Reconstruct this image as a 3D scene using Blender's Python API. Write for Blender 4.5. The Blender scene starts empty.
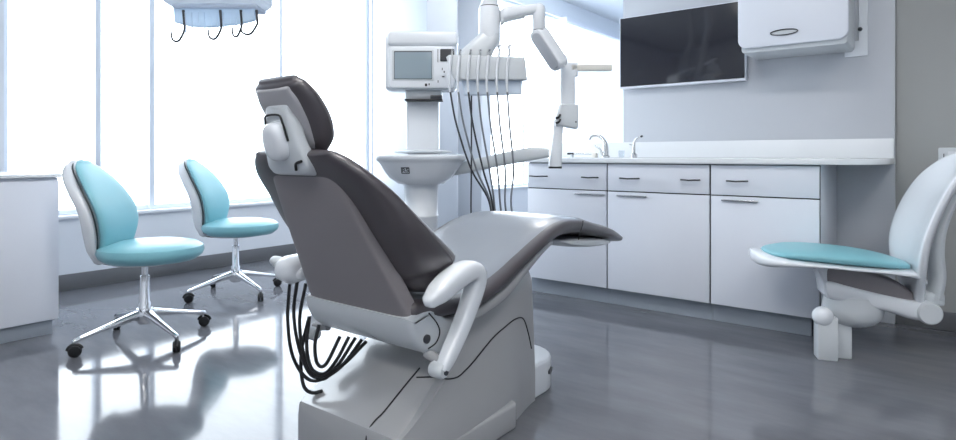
import bpy, bmesh, math, random
from mathutils import Vector, Matrix
random.seed(7)
S = bpy.context.scene
COL = S.collection
V = Vector
PI = math.pi

# ------------------------------------------------------------------ materials
def lin(r, g, b):
    f = lambda c: (c/255/12.92) if c/255 <= .04045 else ((c/255+.055)/1.055)**2.4
    return (f(r), f(g), f(b), 1)

def mat(name, col, rough=.4, metal=0, spec=.5, coat=0, coat_rough=.1, var=0, scale=8, bump=0, bump_scale=200, rvar=0):
    m = bpy.data.materials.new(name); m.use_nodes = True
    nt = m.node_tree; b = nt.nodes['Principled BSDF']
    b.inputs['Base Color'].default_value = col
    b.inputs['Roughness'].default_value = rough
    b.inputs['Metallic'].default_value = metal
    b.inputs['Specular IOR Level'].default_value = spec
    b.inputs['Coat Weight'].default_value = coat
    b.inputs['Coat Roughness'].default_value = coat_rough
    tc = nt.nodes.new('ShaderNodeTexCoord')
    if var or rvar:
        n = nt.nodes.new('ShaderNodeTexNoise'); n.inputs['Scale'].default_value = scale; n.inputs['Detail'].default_value = 4
        nt.links.new(tc.outputs['Object'], n.inputs['Vector'])
        if var:
            r = nt.nodes.new('ShaderNodeMix'); r.data_type = 'RGBA'
            r.inputs[6].default_value = tuple(max(0, c*(1-var)) for c in col[:3])+(1,)
            r.inputs[7].default_value = tuple(min(1, c*(1+var)) for c in col[:3])+(1,)
            nt.links.new(n.outputs['Fac'], r.inputs[0]); nt.links.new(r.outputs[2], b.inputs['Base Color'])
        if rvar:
            mr = nt.nodes.new('ShaderNodeMapRange'); mr.inputs[3].default_value = rough-rvar; mr.inputs[4].default_value = rough+rvar
            nt.links.new(n.outputs['Fac'], mr.inputs[0]); nt.links.new(mr.outputs[0], b.inputs['Roughness'])
    if bump:
        n2 = nt.nodes.new('ShaderNodeTexNoise'); n2.inputs['Scale'].default_value = bump_scale
        nt.links.new(tc.outputs['Object'], n2.inputs['Vector'])
        bp = nt.nodes.new('ShaderNodeBump'); bp.inputs['Strength'].default_value = bump; bp.inputs['Distance'].default_value = .002
        nt.links.new(n2.outputs['Fac'], bp.inputs['Height']); nt.links.new(bp.outputs[0], b.inputs['Normal'])
    return m

M = {}
M['wall'] = mat('painted_wall_white', lin(224, 229, 236), .6, var=.015, scale=3)
M['panel'] = mat('wall_panel_pale_grey', lin(193, 197, 204), .5, var=.015, scale=2)
M['pillar'] = mat('pillar_paint_grey', lin(186, 192, 200), .6, var=.015, scale=3)
M['greywall'] = mat('painted_wall_grey', lin(160, 162, 161), .7, var=.02, scale=3)
M['ceiling'] = mat('ceiling_paint', lin(232, 236, 240), .8, var=.01)
M['skirt'] = mat('baseboard_grey', lin(104, 106, 110), .45, var=.03)
M['frame'] = mat('window_frame_white', lin(226, 234, 244), .4, var=.01)
M['sill'] = mat('window_sill_white', lin(232, 236, 242), .35, var=.01)
M['lam'] = mat('white_laminate', lin(224, 228, 237), .32, var=.012, scale=4)
M['kick'] = mat('kick_board_grey', lin(150, 158, 168), .4, var=.03)
M['gap'] = mat('dark_gap', lin(60, 62, 68), .6, var=.05)
M['top'] = mat('worktop_white', lin(232, 235, 238), .22, var=.012, scale=12)
M['plastic'] = mat('white_plastic', lin(228, 232, 237), .25, coat=.3, var=.01)
M['plastic2'] = mat('pale_grey_plastic', lin(205, 210, 214), .3, coat=.2, var=.015)
M['base'] = mat('light_grey_enamel', lin(170, 171, 173), .22, coat=.4, coat_rough=.08, var=.015)
M['black'] = mat('black_rubber', lin(18, 19, 22), .4, var=.05)
M['dark'] = mat('dark_grey_plastic', lin(48, 50, 56), .35, var=.05)
M['leather'] = mat('charcoal_leatherette', lin(72, 67, 71), .36, spec=.7, coat=.45, coat_rough=.32, var=.05, scale=20, bump=.12, bump_scale=350)
M['glare_leather'] = mat('pale_leatherette_with_glare', lin(130, 135, 143), .3, spec=.7, coat=.5, coat_rough=.22, var=.03, scale=16, bump=.1, bump_scale=350)  # paler than the charcoal cushion; window glare partly put into the colour
M['seam'] = mat('grey_piping', lin(122, 118, 122), .45, var=.03)
M['shell'] = mat('warm_grey_shell', lin(136, 131, 134), .4, coat=.1, var=.03)
M['hrback'] = mat('mid_grey_shell', lin(172, 171, 175), .35, var=.03)
M['turq'] = mat('turquoise_vinyl', lin(130, 189, 200), .4, coat=.15, coat_rough=.25, var=.03, scale=14, bump=.06, bump_scale=300)
M['chrome'] = mat('polished_chrome', (.82, .83, .85, 1), .1, metal=1, rvar=.03, scale=30)
M['steel'] = mat('brushed_steel', (.62, .62, .62, 1), .24, metal=1, rvar=.05, scale=60)
M['hose'] = mat('grey_hose', lin(112, 116, 122), .3, coat=.4, var=.03)
M['screen'] = mat('monitor_glass', lin(140, 156, 165), .15, coat=.6, var=.02)
M['tv'] = mat('television_glass', lin(34, 34, 42), .13, coat=.5, coat_rough=.06, var=.05)
M['bluehang'] = mat('pale_blue_plastic', lin(214, 226, 240), .3, coat=.2, var=.03)
M['chip'] = mat('ivory_plastic', lin(225, 222, 214), .35, var=.02)

def glassy(name, tint, base=.75, rough=.05):
    m = bpy.data.materials.new(name); m.use_nodes = True
    nt = m.node_tree; nt.nodes.clear()
    o = nt.nodes.new('ShaderNodeOutputMaterial'); t = nt.nodes.new('ShaderNodeBsdfTransparent')
    t.inputs[0].default_value = tint
    g = nt.nodes.new('ShaderNodeBsdfGlossy'); g.inputs['Roughness'].default_value = rough
    mx = nt.nodes.new('ShaderNodeMixShader'); mx.inputs[0].default_value = .05
    nt.links.new(t.outputs[0], mx.inputs[1]); nt.links.new(g.outputs[0], mx.inputs[2])
    nt.links.new(mx.outputs[0], o.inputs[0])
    return m
M['glass'] = glassy('clear_window_glass', (.97, .985, 1, 1))
M['clear'] = glassy('clear_plastic', (.93, .95, .97, 1), rough=.15)

def blindmat():
    m = bpy.data.materials.new('white_blind_fabric'); m.use_nodes = True
    nt = m.node_tree; nt.nodes.clear()
    o = nt.nodes.new('ShaderNodeOutputMaterial'); d = nt.nodes.new('ShaderNodeBsdfDiffuse'); t = nt.nodes.new('ShaderNodeBsdfTranslucent')
    w = nt.nodes.new('ShaderNodeTexWave'); w.inputs['Scale'].default_value = 60
    cr = nt.nodes.new('ShaderNodeMix'); cr.data_type = 'RGBA'
    cr.inputs[6].default_value = (.80, .84, .90, 1); cr.inputs[7].default_value = (.86, .90, .95, 1)
    nt.links.new(w.outputs['Fac'], cr.inputs[0])
    nt.links.new(cr.outputs[2], d.inputs[0]); nt.links.new(cr.outputs[2], t.inputs[0])
    mx = nt.nodes.new('ShaderNodeMixShader'); mx.inputs[0].default_value = .6
    nt.links.new(d.outputs[0], mx.inputs[1]); nt.links.new(t.outputs[0], mx.inputs[2]); nt.links.new(mx.outputs[0], o.inputs[0])
    return m
M['blind'] = blindmat()
M['frost'] = blindmat(); M['frost'].name = 'frosted_pale_blue_plastic'
for _n in M['frost'].node_tree.nodes:
    if _n.type == 'MIX': _n.inputs[6].default_value = (.74, .84, .94, 1); _n.inputs[7].default_value = (.80, .89, .97, 1)
M['milk'] = blindmat(); M['milk'].name = 'milky_white_plastic'

def floormat():
    m = bpy.data.materials.new('polished_grey_floor'); m.use_nodes = True
    nt = m.node_tree; b = nt.nodes['Principled BSDF']
    tc = nt.nodes.new('ShaderNodeTexCoord'); mp = nt.nodes.new('ShaderNodeMapping')
    mp.inputs['Scale'].default_value = (.9, 3.2, 1); mp.inputs['Rotation'].default_value = (0, 0, math.radians(38))
    nt.links.new(tc.outputs['Object'], mp.inputs[0])
    n = nt.nodes.new('ShaderNodeTexNoise'); n.inputs['Scale'].default_value = 2.2; n.inputs['Detail'].default_value = 9; n.inputs['Roughness'].default_value = .62
    nt.links.new(mp.outputs[0], n.inputs[0])
    r = nt.nodes.new('ShaderNodeValToRGB')
    r.color_ramp.elements[0].position = .3; r.color_ramp.elements[0].color = lin(97, 99, 105)
    r.color_ramp.elements[1].position = .72; r.color_ramp.elements[1].color = lin(116, 118, 125)
    nt.links.new(n.outputs['Fac'], r.inputs[0]); nt.links.new(r.outputs[0], b.inputs['Base Color'])
    mr = nt.nodes.new('ShaderNodeMapRange'); mr.inputs[3].default_value = .05; mr.inputs[4].default_value = .13
    nt.links.new(n.outputs['Fac'], mr.inputs[0]); nt.links.new(mr.outputs[0], b.inputs['Roughness'])
    b.inputs['Specular IOR Level'].default_value = .36
    b.inputs['Coat Weight'].default_value = .12; b.inputs['Coat Roughness'].default_value = .03; b.inputs['Coat IOR'].default_value = 1.6
    n2 = nt.nodes.new('ShaderNodeTexNoise'); n2.inputs['Scale'].default_value = 5
    nt.links.new(mp.outputs[0], n2.inputs[0])
    bp = nt.nodes.new('ShaderNodeBump'); bp.inputs['Strength'].default_value = .015; bp.inputs['Distance'].default_value = .01
    nt.links.new(n2.outputs['Fac'], bp.inputs['Height']); nt.links.new(bp.outputs[0], b.inputs['Normal'])
    return m
M['floor'] = floormat()

# ------------------------------------------------------------------ mesh helpers
def box(bm, lo, hi, bev=0, seg=2):
    lo, hi = V(lo), V(hi)
    r = bmesh.ops.create_cube(bm, size=1, matrix=Matrix.Translation((lo+hi)/2) @ Matrix.Diagonal((*(hi-lo), 1)))
    if bev:
        es = list({e for v in r['verts'] for e in v.link_edges})
        bmesh.ops.bevel(bm, geom=es, offset=bev, segments=seg, profile=.5, affect='EDGES')

def loft(bm, rings, cap=True, closed=False):
    vs = [[bm.verts.new(p) for p in r] for r in rings]
    n = len(vs[0])
    for i in range(len(vs)-1):
        for k in range(n):
            bm.faces.new((vs[i][k], vs[i][(k+1) % n], vs[i+1][(k+1) % n], vs[i+1][k]))
    if cap:
        for r, rev in ((vs[0], True), (vs[-1], False)):
            c = bm.verts.new(sum((v.co for v in r), V())/n)
            for k in range(n):
                a, b = r[k], r[(k+1) % n]
                bm.faces.new((b, a, c) if rev else (a, b, c))
    bmesh.ops.recalc_face_normals(bm, faces=bm.faces)

def ring(c, ux, uy, a, b, e=2, n=32):
    out = []
    for k in range(n):
        t = 2*PI*k/n; cs, sn = math.cos(t), math.sin(t)
        x = math.copysign(abs(cs)**(2/e), cs)*a; y = math.copysign(abs(sn)**(2/e), sn)*b
        out.append(V(c)+V(ux)*x+V(uy)*y)
    return out

def cr(pts, n):
    """Catmull-Rom through tuples of any length, n samples per span."""
    P = [tuple(p) for p in pts]; P = [tuple(2*a-b for a, b in zip(P[0], P[1]))]+P+[tuple(2*a-b for a, b in zip(P[-1], P[-2]))]
    out = []
    for i in range(1, len(P)-2):
        for k in range(n):
            t = k/n
            out.append(tuple(.5*((2*b)+(-a+c)*t+(2*a-5*b+4*c-d)*t*t+(-a+3*b-3*c+d)*t**3) for a, b, c, d in zip(P[i-1], P[i], P[i+1], P[i+2])))
    out.append(P[-2]); return out

def tube(bm, pts, r, seg=10, cap=True, smooth=0, flat=1, up=None):
    if smooth: pts = cr(pts, smooth)
    pts = [V(p) for p in pts]; n = len(pts)
    rs = r if isinstance(r, (list, tuple)) else [r]*n
    if len(rs) != n:
        m = len(rs)-1; rs = [rs[min(int(i/(n-1)*m), m-1)]*(1-(i/(n-1)*m-min(int(i/(n-1)*m), m-1)))+rs[min(int(i/(n-1)*m), m-1)+1]*(i/(n-1)*m-min(int(i/(n-1)*m), m-1)) for i in range(n)]
    rings = []; u = None
    for i in range(n):
        t = (pts[min(i+1, n-1)]-pts[max(i-1, 0)]).normalized()
        if u is None:
            u = V(up) if up else (V((0, 0, 1)) if abs(t.z) < .9 else V((1, 0, 0)))
        u = (u-t*u.dot(t)).normalized(); w = t.cross(u)
        rings.append(ring(pts[i], u, w, rs[i], rs[i]*flat, 2, seg))
    loft(bm, rings, cap)

def lathe(bm, prof, c=(0, 0, 0), seg=32, sx=1, sy=1, axis='z'):
    c = V(c); rings = []
    for r, z in prof:
        rr = max(r, 1e-4)
        row = []
        for k in range(seg):
            t = 2*PI*k/seg; x, y = math.cos(t)*rr*sx, math.sin(t)*rr*sy
            row.append(c+(V((x, y, z)) if axis == 'z' else V((z, x, y)) if axis == 'x' else V((y, z, x))))
        rings.append(row)
    loft(bm, rings)

def rsphere(bm, c, r, sx=1, sy=1, sz=1, n=24):
    lathe(bm, [(r*math.sin(PI*k/14), -r*math.cos(PI*k/14)*sz) for k in range(15)], c, n, sx, sy)

def prism(bm, poly, lo, hi, axis='x', bev=0, seg=3):
    """Extrude a polygon lying in the plane normal to axis between lo and hi."""
    def p3(a, b, h): return {'x': (h, a, b), 'y': (a, h, b), 'z': (a, b, h)}[axis]
    A = [bm.verts.new(p3(a, b, lo)) for a, b in poly]; B = [bm.verts.new(p3(a, b, hi)) for a, b in poly]
    n = len(poly); fs = [bm.faces.new(A[::-1]), bm.faces.new(B)]
    for k in range(n): fs.append(bm.faces.new((A[k], A[(k+1) % n], B[(k+1) % n], B[k])))
    bmesh.ops.recalc_face_normals(bm, faces=fs)
    if bev:
        es = [e for f in fs[:2] for e in f.edges]
        bmesh.ops.bevel(bm, geom=es, offset=bev, segments=seg, profile=.5, affect='EDGES')

def rrect(x0, y0, x1, y1, r, n=6):
    out = []
    for cx, cy, a in ((x1-r, y1-r, 0), (x0+r, y1-r, 90), (x0+r, y0+r, 180), (x1-r, y0+r, 270)):
        for k in range(n+1):
            t = math.radians(a+90*k/n); out.append((cx+r*math.cos(t), cy+r*math.sin(t)))
    return out

def rod(bm, a, b, r, seg=14): tube(bm, [a, b], r, seg)

def obj(name, bm, m, parent=None, angle=40):
    me = bpy.data.meshes.new(name); bm.normal_update(); bm.to_mesh(me); bm.free()
    for p in me.polygons: p.use_smooth = True
    me.set_sharp_from_angle(angle=math.radians(angle))
    me.materials.append(M[m] if isinstance(m, str) else m)
    o = bpy.data.objects.new(name, me); COL.objects.link(o)
    if parent: o.parent = parent
    return o

def mk(name, m, parent, fn, *a, angle=40, **k):
    bm = bmesh.new(); fn(bm, *a, **k); return obj(name, bm, m, parent, angle)

def thing(name, label, cat, loc=(0, 0, 0), rotz=0, group=None):
    o = bpy.data.objects.new(name, None); COL.objects.link(o)
    o.location = loc; o.rotation_euler = (0, 0, rotz); o['label'] = label; o['category'] = cat
    o.empty_display_size = .1
    if group: o['group'] = group
    return o

def tag(o, label, cat, group=None):
    o['label'] = label; o['category'] = cat
    if group: o['group'] = group
    return o

def struct(name, m, fn, *a, parent=None, **k):
    o = mk(name, m, parent, fn, *a, **k)
    if not parent: o['kind'] = 'structure'
    return o

def dup(root, loc, rotz, label):
    r = root.copy(); COL.objects.link(r); r.location = loc; r.rotation_euler = (0, 0, rotz); r['label'] = label
    for ch in list(root.children):
        c = ch.copy(); COL.objects.link(c); c.parent = r
        for g in ch.children:
            d = g.copy(); COL.objects.link(d); d.parent = c
    return r

def pad(bm, st, e=3.2, n=40, per=5, shrink=True, cx=0):
    """Lofted cushion. Station: (front_y, front_z, rear_y, rear_z, half_width); sections run across x."""
    s = cr(st, per)
    def rg(q, kw=1, kt=1, off=V((0, 0, 0))):
        f = V((cx, q[0], q[1])); r = V((cx, q[2], q[3])); c = (f+r)/2+off
        return ring(c, (1, 0, 0), (f-r).normalized(), q[4]*kw, (f-r).length/2*kt, e, n)
    R = []
    def ends(q, q2):
        c1 = V((0, (q[0]+q[2])/2, (q[1]+q[3])/2)); c2 = V((0, (q2[0]+q2[2])/2, (q2[1]+q2[3])/2))
        d = (c1-c2).normalized(); th = math.hypot(q[0]-q[2], q[1]-q[3])/2*.55
        return d, th
    if shrink:
        d, th = ends(s[0], s[1])
        for a in (90, 72, 54, 36, 18):
            a = math.radians(a); kt = max(math.cos(a), .03); R.append(rg(s[0], 1-(1-kt)*.16, kt, d*th*math.sin(a)))
    R += [rg(q) for q in s]
    if shrink:
        d, th = ends(s[-1], s[-2])
        for a in (18, 36, 54, 72, 90):
            a = math.radians(a); kt = max(math.cos(a), .03); R.append(rg(s[-1], 1-(1-kt)*.16, kt, d*th*math.sin(a)))
    loft(bm, R)

def text_mesh(name, txt, size, m, parent, loc, rot, extrude=.0006):
    cu = bpy.data.curves.new(name, 'FONT'); cu.body = txt; cu.size = size; cu.extrude = extrude; cu.align_x = 'CENTER'; cu.align_y = 'CENTER'
    t = bpy.data.objects.new(name, cu); COL.objects.link(t)
    bpy.context.view_layer.update()
    me = bpy.data.meshes.new_from_object(t.evaluated_get(bpy.context.evaluated_depsgraph_get()))
    bpy.data.objects.remove(t); bpy.data.curves.remove(cu)
    o = bpy.data.objects.new(name, me); COL.objects.link(o); me.materials.clear(); me.materials.append(M[m])
    o.parent = parent; o.location = loc; o.rotation_euler = rot
    return o

# ------------------------------------------------------------------ setting
# world axes: +X runs along the cabinet wall to the right, +Y runs along the window wall away from the camera
WX, WY, CEIL = -4.87, 4.13, 3.45
XR, YB, YF = 3.0, -3.2, 11.6
struct('floor', 'floor', box, (WX-.2, YB-.15, -.1), (XR+.15, YF+.15, 0))
struct('ceiling', 'ceiling', box, (WX-.2, YB-.15, CEIL), (XR+.15, YF+.15, CEIL+.1))

def winwall(bm):
    a, b = WX-.2, WX
    box(bm, (a, YB, 0), (b, 1.2, CEIL))                    # solid wall before the first window
    box(bm, (a, 1.2, 0), (b, 4.4, .5)); box(bm, (a, 1.2, 3.16), (b, 4.4, CEIL))
    box(bm, (a, 4.4, 0), (b, 6.0, CEIL))
    box(bm, (a, 6.0, 0), (b, YF, .47)); box(bm, (a, 6.0, 3.16), (b, YF, CEIL))
struct('wall_left', 'wall', winwall)
struct('wall_pillar', 'pillar', box, (WX, 4.41, 0), (-4.07, 4.88, CEIL), .004)
struct('wall_pier', 'wall', box, (WX, 5.86, 0), (-4.5, 6.06, CEIL), .004)
def backwall(bm): box(bm, (-1.82, WY, 0), (XR, WY+.12, CEIL))
struct('wall_back', 'greywall', backwall)
struct('wall_right', 'panel', box, (-1.845, WY-.035, 0), (-.217, WY, CEIL), .003)      # pale cladding behind the worktop
struct('wall_end', 'wall', box, (XR, YB, 0), (XR+.12, WY+.12, CEIL))
struct('wall_front', 'wall', box, (WX-.2, YB-.12, 0), (XR+.12, YB, CEIL))
struct('wall_far', 'wall', box, (WX-.2, YF, 0), (-1.6, YF+.12, CEIL))
struct('wall_corridor', 'wall', box, (-1.8, WY+.12, 0), (-1.6, YF, CEIL))
struct('baseboard_left', 'skirt', box, (WX, YB, 0), (WX+.018, 4.41, .112), .003)
def bb2(bm):
    box(bm, (WX+.0, 4.39, 0), (-4.055, 4.41, .112), .003)
    box(bm, (-4.07, 4.39, 0), (-4.055, 4.88, .112), .003)
struct('baseboard_pillar', 'skirt', bb2)
def bb3(bm): box(bm, (-.215, WY-.016, 0), (XR, WY, .1), .003)
struct('baseboard_back', 'skirt', bb3)
def sill1(bm):
    box(bm, (WX-.16, 1.2, .5), (WX+.03, 4.405, .525), .006)
struct('trim_sill', 'sill', sill1)
struct('trim_far_sill', 'sill', lambda bm: box(bm, (WX-.16, 6.06, .47), (WX+.03, YF, .495), .006))

def window(n, y0, y1, posts, z0, z1=3.16):
    def fr(bm):
        a, b = WX-.11, WX-.05
        box(bm, (a, y0, z0), (b, y0+.035, z1), .004); box(bm, (a, y1-.035, z0), (b, y1, z1), .004)
        box(bm, (a, y0, z0), (b, y1, z0+.035), .004); box(bm, (a, y0, z1-.04), (b, y1, z1), .004)
        for y, w in posts: box(bm, (a, y-w/2, z0), (b+.02, y+w/2, z1), .004)
    w = struct('window_%d' % n, 'frame', fr)
    ys = [y0]+[p[0] for p in posts]+[y1]
    for a, b in zip(ys, ys[1:]):
        mk('window_pane', 'glass', w, box, (WX-.085, a+.01, z0+.01), (WX-.079, b-.01, z1-.01))
window(1, 1.2, 4.4, [(1.768, .04), (2.147, .04), (3.305, .035)], .525)
window(2, 6.06, YF, [(7.4, .04), (9.2, .04)], .495)

rb = thing('roller_blind', 'white roller blind with slim cassette under the ceiling soffit beyond the wall television', 'blind', (WX+.06, 9.0, 3.14))
mk('cassette', 'lam', rb, box, (-.055, -.55, -.05), (.045, 2.45, .03), .012)
mk('fabric', 'blind', rb, box, (-.012, -.5, -2.25), (-.009, 2.42, -.04))
mk('bottom_bar', 'lam', rb, box, (-.02, -.5, -2.275), (0, 2.42, -2.245), .004)

# ------------------------------------------------------------------ cabinets along the right-hand wall
CY = 3.5
def handle_bar(bm, x0, x1, z, y):
    tube(bm, [(x0, y, z), (x0+.006, y-.02, z), (x0+.02, y-.026, z), ((x0+x1)/2, y-.029, z-.002), (x1-.02, y-.026, z), (x1-.006, y-.02, z), (x1, y, z)], .0045, 8)
def slim_pull(bm, x0, x1, z, y):
    box(bm, (x0, y-.014, z-.005), (x1, y, z+.003), .002)

def cabinet(x0, x1, label, drawer_handles, pull):
    t = thing('base_cabinet', label, 'cabinet', (0, 0, 0), 0, 'white base cabinets under the worktop')
    t.location = ((x0+x1)/2, CY+.3, 0); cx = (x0+x1)/2; oy = CY+.3
    L = lambda x, y, z: (x-cx, y-oy, z)
    def body(bm):
        box(bm, L(x0+.001, CY+.022, .105), L(x1-.001, WY-.04, .899), .002)
    mk('carcass', 'lam', t, body)
    mk('kick_board', 'kick', t, box, L(x0+.001, CY+.055, 0), L(x1-(.05 if x1 > -.6 else .001), CY+.075, .106))
    mk('drawer_gap', 'gap', t, box, L(x0+.002, CY+.018, .107), L(x1-.002, CY+.0225, .896))
    d = mk('drawer', 'lam', t, box, L(x0+.005, CY, .726), L(x1-.005, CY+.018, .893), .002)
    for a, b in drawer_handles:
        mk('handle', 'dark', d, handle_bar, a-cx, b-cx, .806, CY-oy)
    o = mk('door', 'lam', t, box, L(x0+.005, CY, .107), L(x1-.005, CY+.018, .719), .002)
    mk('handle', 'steel', o, slim_pull, pull[0]-cx, pull[1]-cx, .699, CY-oy)
    return t
cabinet(-2.287, -1.685, 'white base cabinet below the faucet, farthest along the worktop behind the leg rest', [(-2.262, -2.123), (-1.86, -1.746)], (-1.911, -1.697))
cabinet(-1.685, -1.05, 'white base cabinet in the middle of the run, with two drawer handles below the television', [(-1.596, -1.472), (-1.216, -1.107)], (-1.616, -1.422))
cabinet(-1.05, -.5, 'white base cabinet at the open end of the run, beside the turquoise operator seat', [(-.96, -.85)], (-.986, -.795))

wt = thing('worktop', 'long white worktop with rounded end and upstand against the grey panelled wall', 'worktop', (-1.25, 3.8, .9))
def slab(bm):
    pl = [(-2.305+1.25, WY-.036-3.8), (-2.305+1.25, 3.47-3.8), (-.5+1.25, 3.47-3.8)]
    for k in range(1, 13):
        t = PI/2*k/12; pl.append((-.5+1.25+math.sin(t)*.28, 3.47-3.8+(1-math.cos(t))*.34))
    pl.append((-.22+1.25, WY-.036-3.8))
    prism(bm, pl, 0, .031, 'z', .004)
mk('slab', 'top', wt, slab)
mk('upstand', 'top', wt, box, (-2.36+1.25, WY-.056-3.8, .031), (-.222+1.25, WY-.036-3.8, .143), .003)

fa = thing('faucet', 'curved chrome swan-neck faucet on the worktop near the window end', 'faucet', (-1.868, 3.86, .9315))
mk('base', 'steel', fa, lathe, [(.001, 0), (.03, 0), (.03, .01), (.022, .018), (.001, .018)])
mk('spout', 'steel', fa, tube, [(0, 0, .015), (0, 0, .06), (-.008, 0, .105), (-.035, 0, .142), (-.07, -.01, .156), (-.105, -.015, .146), (-.118, -.016, .128)], [.021, .018, .014, .011, .01], 14, True, 4)
mk('lever', 'steel', fa, tube, [(-.02, -.01, .02), (-.03, -.03, .06), (-.06, -.045, .085)], [.008, .005], 8, True, 4)
sd = thing('soap_dispenser', 'slim chrome spout with knurled foot on the worktop, nearest the wall television', 'soap dispenser', (-1.66, 3.86, .9315))
mk('collar', 'steel', sd, lathe, [(.001, 0), (.022, 0), (.022, .022), (.014, .03), (.001, .03)])
mk('spout', 'steel', sd, tube, [(0, 0, .02), (0, 0, .08), (.008, -.002, .115), (.03, -.006, .135), (.055, -.01, .142)], [.012, .008, .007, .005], 12, True, 4)
mk('nozzle', 'dark', sd, rod, (.053, -.01, .141), (.064, -.012, .146), .007)
mk('button', 'steel', sd, rod, (-.006, 0, .085), (-.032, 0, .091), .004)
hp = thing('hand_mirror', 'slender metal dental probe lying on a low rest beside the faucet', 'dental tool', (-2.02, 3.86, .9315))
mk('shaft', 'steel', hp, rod, (-.14, 0, .028), (.09, 0, .026), .005)
mk('grip', 'dark', hp, rod, (-.15, 0, .028), (-.1, 0, .028), .0075)
mk('rest', 'chip', hp, box, (.05, -.018, 0), (.085, .018, .034), .004)
mk('foot', 'plastic2', hp, box, (-.12, -.015, 0), (-.105, .015, .024), .003)
hp.name = 'dental_probe'
gl = tag(mk('tumbler', 'clear', None, lathe, [(.001, 0), (.018, 0), (.022, .05), (.020, .05), (.0165, .004), (.001, .004)], (0, 0, 0), 20), 'small clear tumbler standing between the faucet and the slim chrome spout', 'glass')
gl.location = (-1.755, 3.87, .931)

# television
tv = thing('television', 'black flat-screen television on the pale wall above the worktop', 'television', (-1.415, WY-.035, 1.68))
mk('frame', 'lam', tv, prism, rrect(-.425, -.257, .425, .25, .006), -.068, -.026, 'y', .003)
mk('screen', 'tv', tv, prism, rrect(-.419, -.243, .42, .245, .004), -.0705, -.06, 'y', .001)
mk('wall_bracket', 'dark', tv, box, (-.2, -.03, -.12), (.2, 0, .12), .003)
# overhead cabinet
oc = thing('wall_mounted_cabinet', 'white wall cupboard with rounded corners beside the television', 'cabinet', (-.68, WY-.035, 1.55))
mk('cupboard_body', 'plastic2', oc, prism, rrect(-.268, .0, .27, .47, .02), -.33, -.004, 'y', .004)
dd = mk('cupboard_door', 'lam', oc, prism, rrect(-.283, .025, .277, .482, .05, 8), -.352, -.328, 'y', .006)
def oval(bm):
    pts = [(-.035+.07*math.cos(2*PI*k/28), -.356, .095+.0155*math.sin(2*PI*k/28)+.0025*math.cos(2*PI*k/28)*0) for k in range(28)]
    rings = []
    for k in range(28):
        a = 2*PI*k/28; d = V((math.cos(a)*.4, 0, math.sin(a))).normalized()
        rings.append(ring(pts[k], d, (0, 1, 0), .003, .006, 2, 8))
    rings.append(rings[0]); loft(bm, rings, False)
mk('handle', 'dark', dd, oval)
mk('handle_recess', 'plastic2', dd, prism, [(-.035+.068*math.cos(2*PI*k/28), .095+.014*math.sin(2*PI*k/28)) for k in range(28)], -.3535, -.350, 'y')
wp = mk('wall_plate', 'plastic', oc, prism, [(.22, -.03), (.335, -.03), (.335, .5), (.29, .5), (.29, .06), (.22, .06)], -.012, 0, 'y', .003)
mk('knob', 'dark', wp, lathe, [(.001, -.02), (.007, -.02), (.011, -.014), (.011, -.006), (.012, .0), (.001, 0)], (.298, -.012, .125), 16, 1, 1, 'y')

ws = thing('wall_socket', 'white wall socket plate above the backrest of the turquoise seat', 'wall socket', (.025, WY, .945))
mk('plate', 'plastic2', ws, prism, rrect(-.05, -.04, .05, .045, .008), -.01, 0, 'y', .003)
mk('rocker', 'plastic', ws, box, (-.01, -.0135, -.02), (.03, -.009, .025), .002)
mk('mark', 'dark', ws, box, (-.028, -.0112, -.012), (-.024, -.0095, .012))

# storage cabinet at the left edge
sc = thing('storage_cabinet', 'low white cabinet standing below the windows at the edge of the room', 'cabinet', (-4.02, .35, 0))
mk('carcass', 'lam', sc, box, (-.3, -1.2, .075), (.28, .804, .83), .003)
mk('top_panel', 'top', sc, box, (-.31, -1.21, .832), (.315, .822, .851), .004)
mk('plinth', 'kick', sc, box, (-.28, -1.19, 0), (.275, .781, .076), .002)
dr = mk('door', 'lam', sc, box, (.281, .15, .082), (.299, .803, .815), .002)
mk('finger_pull', 'dark', dr, tube, [(.303, .28, .808), (.306, .4, .797), (.303, .52, .808)], .004, 8, True, 6)
mk('door', 'lam', sc, box, (.281, -.51, .082), (.299, .144, .815), .002)

# ------------------------------------------------------------------ dental chair (local origin on the floor under the seat centre)
ch = thing('dental_chair', 'large charcoal dental patient chair with pale grey base in the middle of the room', 'dental chair', (-1.41, 0, 0))
# seat and leg rest: one continuous cushion (top y, top z, bottom y, bottom z, half width)
seat_st = [(1.24, .545, 1.235, .462, .235), (1.36, .533, 1.36, .457, .252), (1.48, .530, 1.50, .458, .258), (1.60, .560, 1.63, .490, .26), (1.72, .605, 1.755, .548, .262),
           (1.84, .650, 1.87, .592, .262), (1.96, .688, 1.98, .625, .26), (2.08, .704, 2.09, .630, .257), (2.22, .692, 2.21, .618, .252), (2.36, .660, 2.34, .596, .243), (2.52, .625, 2.49, .570, .235), (2.69, .570, 2.67, .534, .20)]
seat = mk('seat', 'leather', ch, pad, seat_st, 3.6, 48, 5)
def piping(bm, st, side, frac, rad=.0035, e=3.6, per=5):
    pts = []
    for q in cr(st, per):
        f = V((0, q[0], q[1])); r = V((0, q[2], q[3])); c = (f+r)/2; n = (f-r)/2
        x = (1-abs(frac)**e)**(1/e)
        pts.append(c+n*frac+V((q[4]*x*side, 0, 0)))
    tube(bm, pts, rad, 6)
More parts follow.
